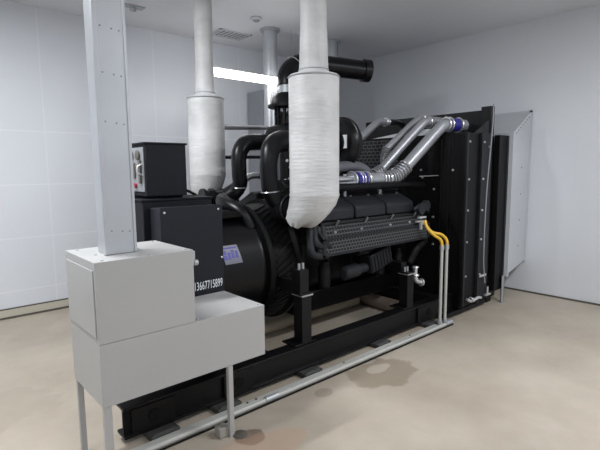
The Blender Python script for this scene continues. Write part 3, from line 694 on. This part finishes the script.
pipe('coolant_pipe', 'silver coolant pipe farthest back, slanting out from behind the air filter drum', [(4.0, 3.92, 1.78), (4.2, 3.92, 1.93), (4.56, 3.92, 2.16), (4.80, 3.92, 2.32), (4.90, 3.92, 2.365), (5.1, 3.92, 2.37)], .048, mat='steelm', extra=exD)
q = MB(); q.tube([(3.1, 3.38, 1.72), (3.5, 3.37, 1.765), (3.75, 3.36, 1.78), (3.92, 3.35, 1.745), (4.0, 3.34, 1.66), (4.02, 3.34, 1.56)], .058, n=20)
tag(q.build('crossover_pipe', M['cab2'], None, org=(3.6, 3.37, 1.6)), 'dull grey curved pipe below the black air filter drum', 'pipe')
q = MB(); q.tube([(4.55, 3.05, 1.66), (5.0, 3.04, 1.665)], .005, smooth=False)
tag(q.build('sensing_rod', M['galvd'], None, org=(4.7, 3.05, 1.66)), 'thin bright rod running from the coolant pipe bend to the radiator', 'rod')
q = MB(); q.tube([(3.0, 3.12, 1.575), (3.6, 3.12, 1.57), (4.3, 3.13, 1.57), (4.75, 3.14, 1.55)], .04)
tag(q.build('fuel_rail_pipe', M['black'], None, org=(3.8, 3.12, 1.55)), 'black pipe lying just above the valve covers', 'pipe')

# ------------------------------------------------------------------ yellow hoses and conduits
def yhose(lab, pts, dx):
    return tag(MB().tube(pts, .017, n=12, sub=8).build('fuel_hose', M['yellow'], None, org=pts[-1]), lab, 'hose', 'yellow fuel hoses')
CYD = 2.66
yhose('left one of the two yellow fuel hoses, lower loop', [(4.33, 2.82, 1.17), (4.325, 2.78, 1.10), (4.36, 2.72, 1.03), (4.405, 2.68, .99), (4.42, 2.665, .95), (4.42, CYD, .91)], 0)
yhose('right one of the two yellow fuel hoses, upper loop', [(4.36, 2.84, 1.18), (4.35, 2.81, 1.12), (4.40, 2.77, 1.055), (4.47, 2.71, 1.03), (4.515, 2.68, .99), (4.52, 2.66, .95), (4.52, CYD, .91)], 0)
for x, lab in ((4.42, 'left upright grey conduit below the yellow hoses'), (4.52, 'right upright grey conduit below the yellow hoses')):
    t = empty('upright_conduit', (x, CYD, 0), lab, 'conduit', 'upright grey conduits')
    MB().lathe((x, CYD, .0), (0, 0, 1), [(0, .017), (.90, .017)], 16).build('tube', M['pvc'], t)
    MB().lathe((x, CYD, .87), (0, 0, 1), [(0, .024), (.05, .024)], 16).build('coupling', M['galvd'], t)
    MB().lathe((x, CYD, .04), (0, 0, 1), [(0, .026), (.04, .026)], 16).build('lower_coupling', M['galvd'], t)
t = empty('floor_conduit', (2.7, 2.64, 0), 'pale grey conduit lying on the floor along the skid, the outer of the pair', 'conduit', 'floor conduits')
MB().tube([(.3, 2.647, .02), (4.60, 2.637, .02)], .020, n=14, smooth=False).build('tube', M['pvc'], t)
MB().tube([(1.98, 2.643, .022), (2.10, 2.643, .022)], .026, n=14, smooth=False).build('coupling', M['galvd'], t)
MB().tube([(4.50, 2.637, .024), (4.62, 2.637, .024)], .027, n=14, smooth=False).build('end_box', M['galvd'], t)
t = empty('cable_duct', (2.7, 2.70, 0), 'flat pale cable duct lying on the floor between the outer conduit and the skid', 'duct')
bx('body', (.3, 2.669, 0), (4.40, 2.712, .03), M['pvc'], t, .003)
for x in (1.85, 1.93, 2.9, 3.9): MB().lathe((x, 2.69, .03), (0, 0, 1), [(0, .010), (.006, .008)], 8).build('screw', M['gap'], t)
tag(MB().tube([(.3, 2.612, .007), (2.5, 2.608, .007), (4.60, 2.603, .007), (4.63, 2.64, .007)], .007, n=8, smooth=False).build('conduit_shadow_line', M['black'], None, org=(2.5, 2.61, 0)), 'thin black line standing in for the shadow along the outer side of the floor conduit', 'cable')  # black strand modelled as the shadow edge of the conduit, not a cable
# floor pipes seen through the skid
t = tag(MB().tube([(2.5, 3.80, .075), (4.38, 3.86, .075)], .07, n=20, smooth=False).build('floor_pipe', M['tanl'], None, org=(3.4, 3.83, 0)), 'pale dusty pipe lying on the floor under the engine, along the skid', 'pipe')
t = tag(MB().tube([(4.50, 3.90, .085), (4.46, 3.02, .085)], .08, n=20, smooth=False).build('floor_pipe', M['tan'], None, org=(4.48, 3.5, 0)), 'brown dusty pipe lying across the skid near the right post', 'pipe')
q = MB(); q.box((1.47, 2.46, 0), (1.545, 2.53, .07)); tag(q.build('concrete_chip', M['concr'], None, .008, org=(1.5, 2.5, 0)), 'small grey block on the floor beside the right leg of the white cable box', 'block')
q = MB(); q.lathe((1.60, 2.42, 0), (0, 0, 1), [(0, .05), (.012, .045), (.022, .02)], 9); tag(q.build('mortar_lump', M['gap'], None, org=(1.6, 2.42, 0)), 'low brown crumbled lump on the floor at the foot of the cable box leg', 'lump')

# ------------------------------------------------------------------ camera and world
yaw, pitch, roll = math.radians(48.38085), math.radians(6.870865), math.radians(-.546289)
cy, sy, cp, sp = math.cos(yaw), math.sin(yaw), math.cos(pitch), math.sin(pitch)
f = V((cy * cp, sy * cp, -sp)); r = V((sy, -cy, 0)); u = r.cross(f)
c, s = math.cos(roll), math.sin(roll)
r2, u2 = r * c + u * s, u * c - r * s
cam = bpy.data.cameras.new('camera'); co = bpy.data.objects.new('camera', cam); COL.objects.link(co)
co.matrix_world = Matrix(((r2.x, u2.x, -f.x, 0), (r2.y, u2.y, -f.y, 0), (r2.z, u2.z, -f.z, 1.75), (0, 0, 0, 1)))
cam.sensor_width = 36; cam.lens = 459.84 / 600 * 36; cam.clip_start = .05
SC.camera = co
w = bpy.data.worlds.new('world'); SC.world = w; w.use_nodes = True
w.node_tree.nodes['Background'].inputs[0].default_value = (.8, .85, 1, 1); w.node_tree.nodes['Background'].inputs[1].default_value = .15
SC.view_settings.view_transform = 'Standard'; SC.view_settings.look = 'None'; SC.view_settings.gamma = 1; SC.view_settings.exposure = -.2
SC.view_settings.use_curve_mapping = False
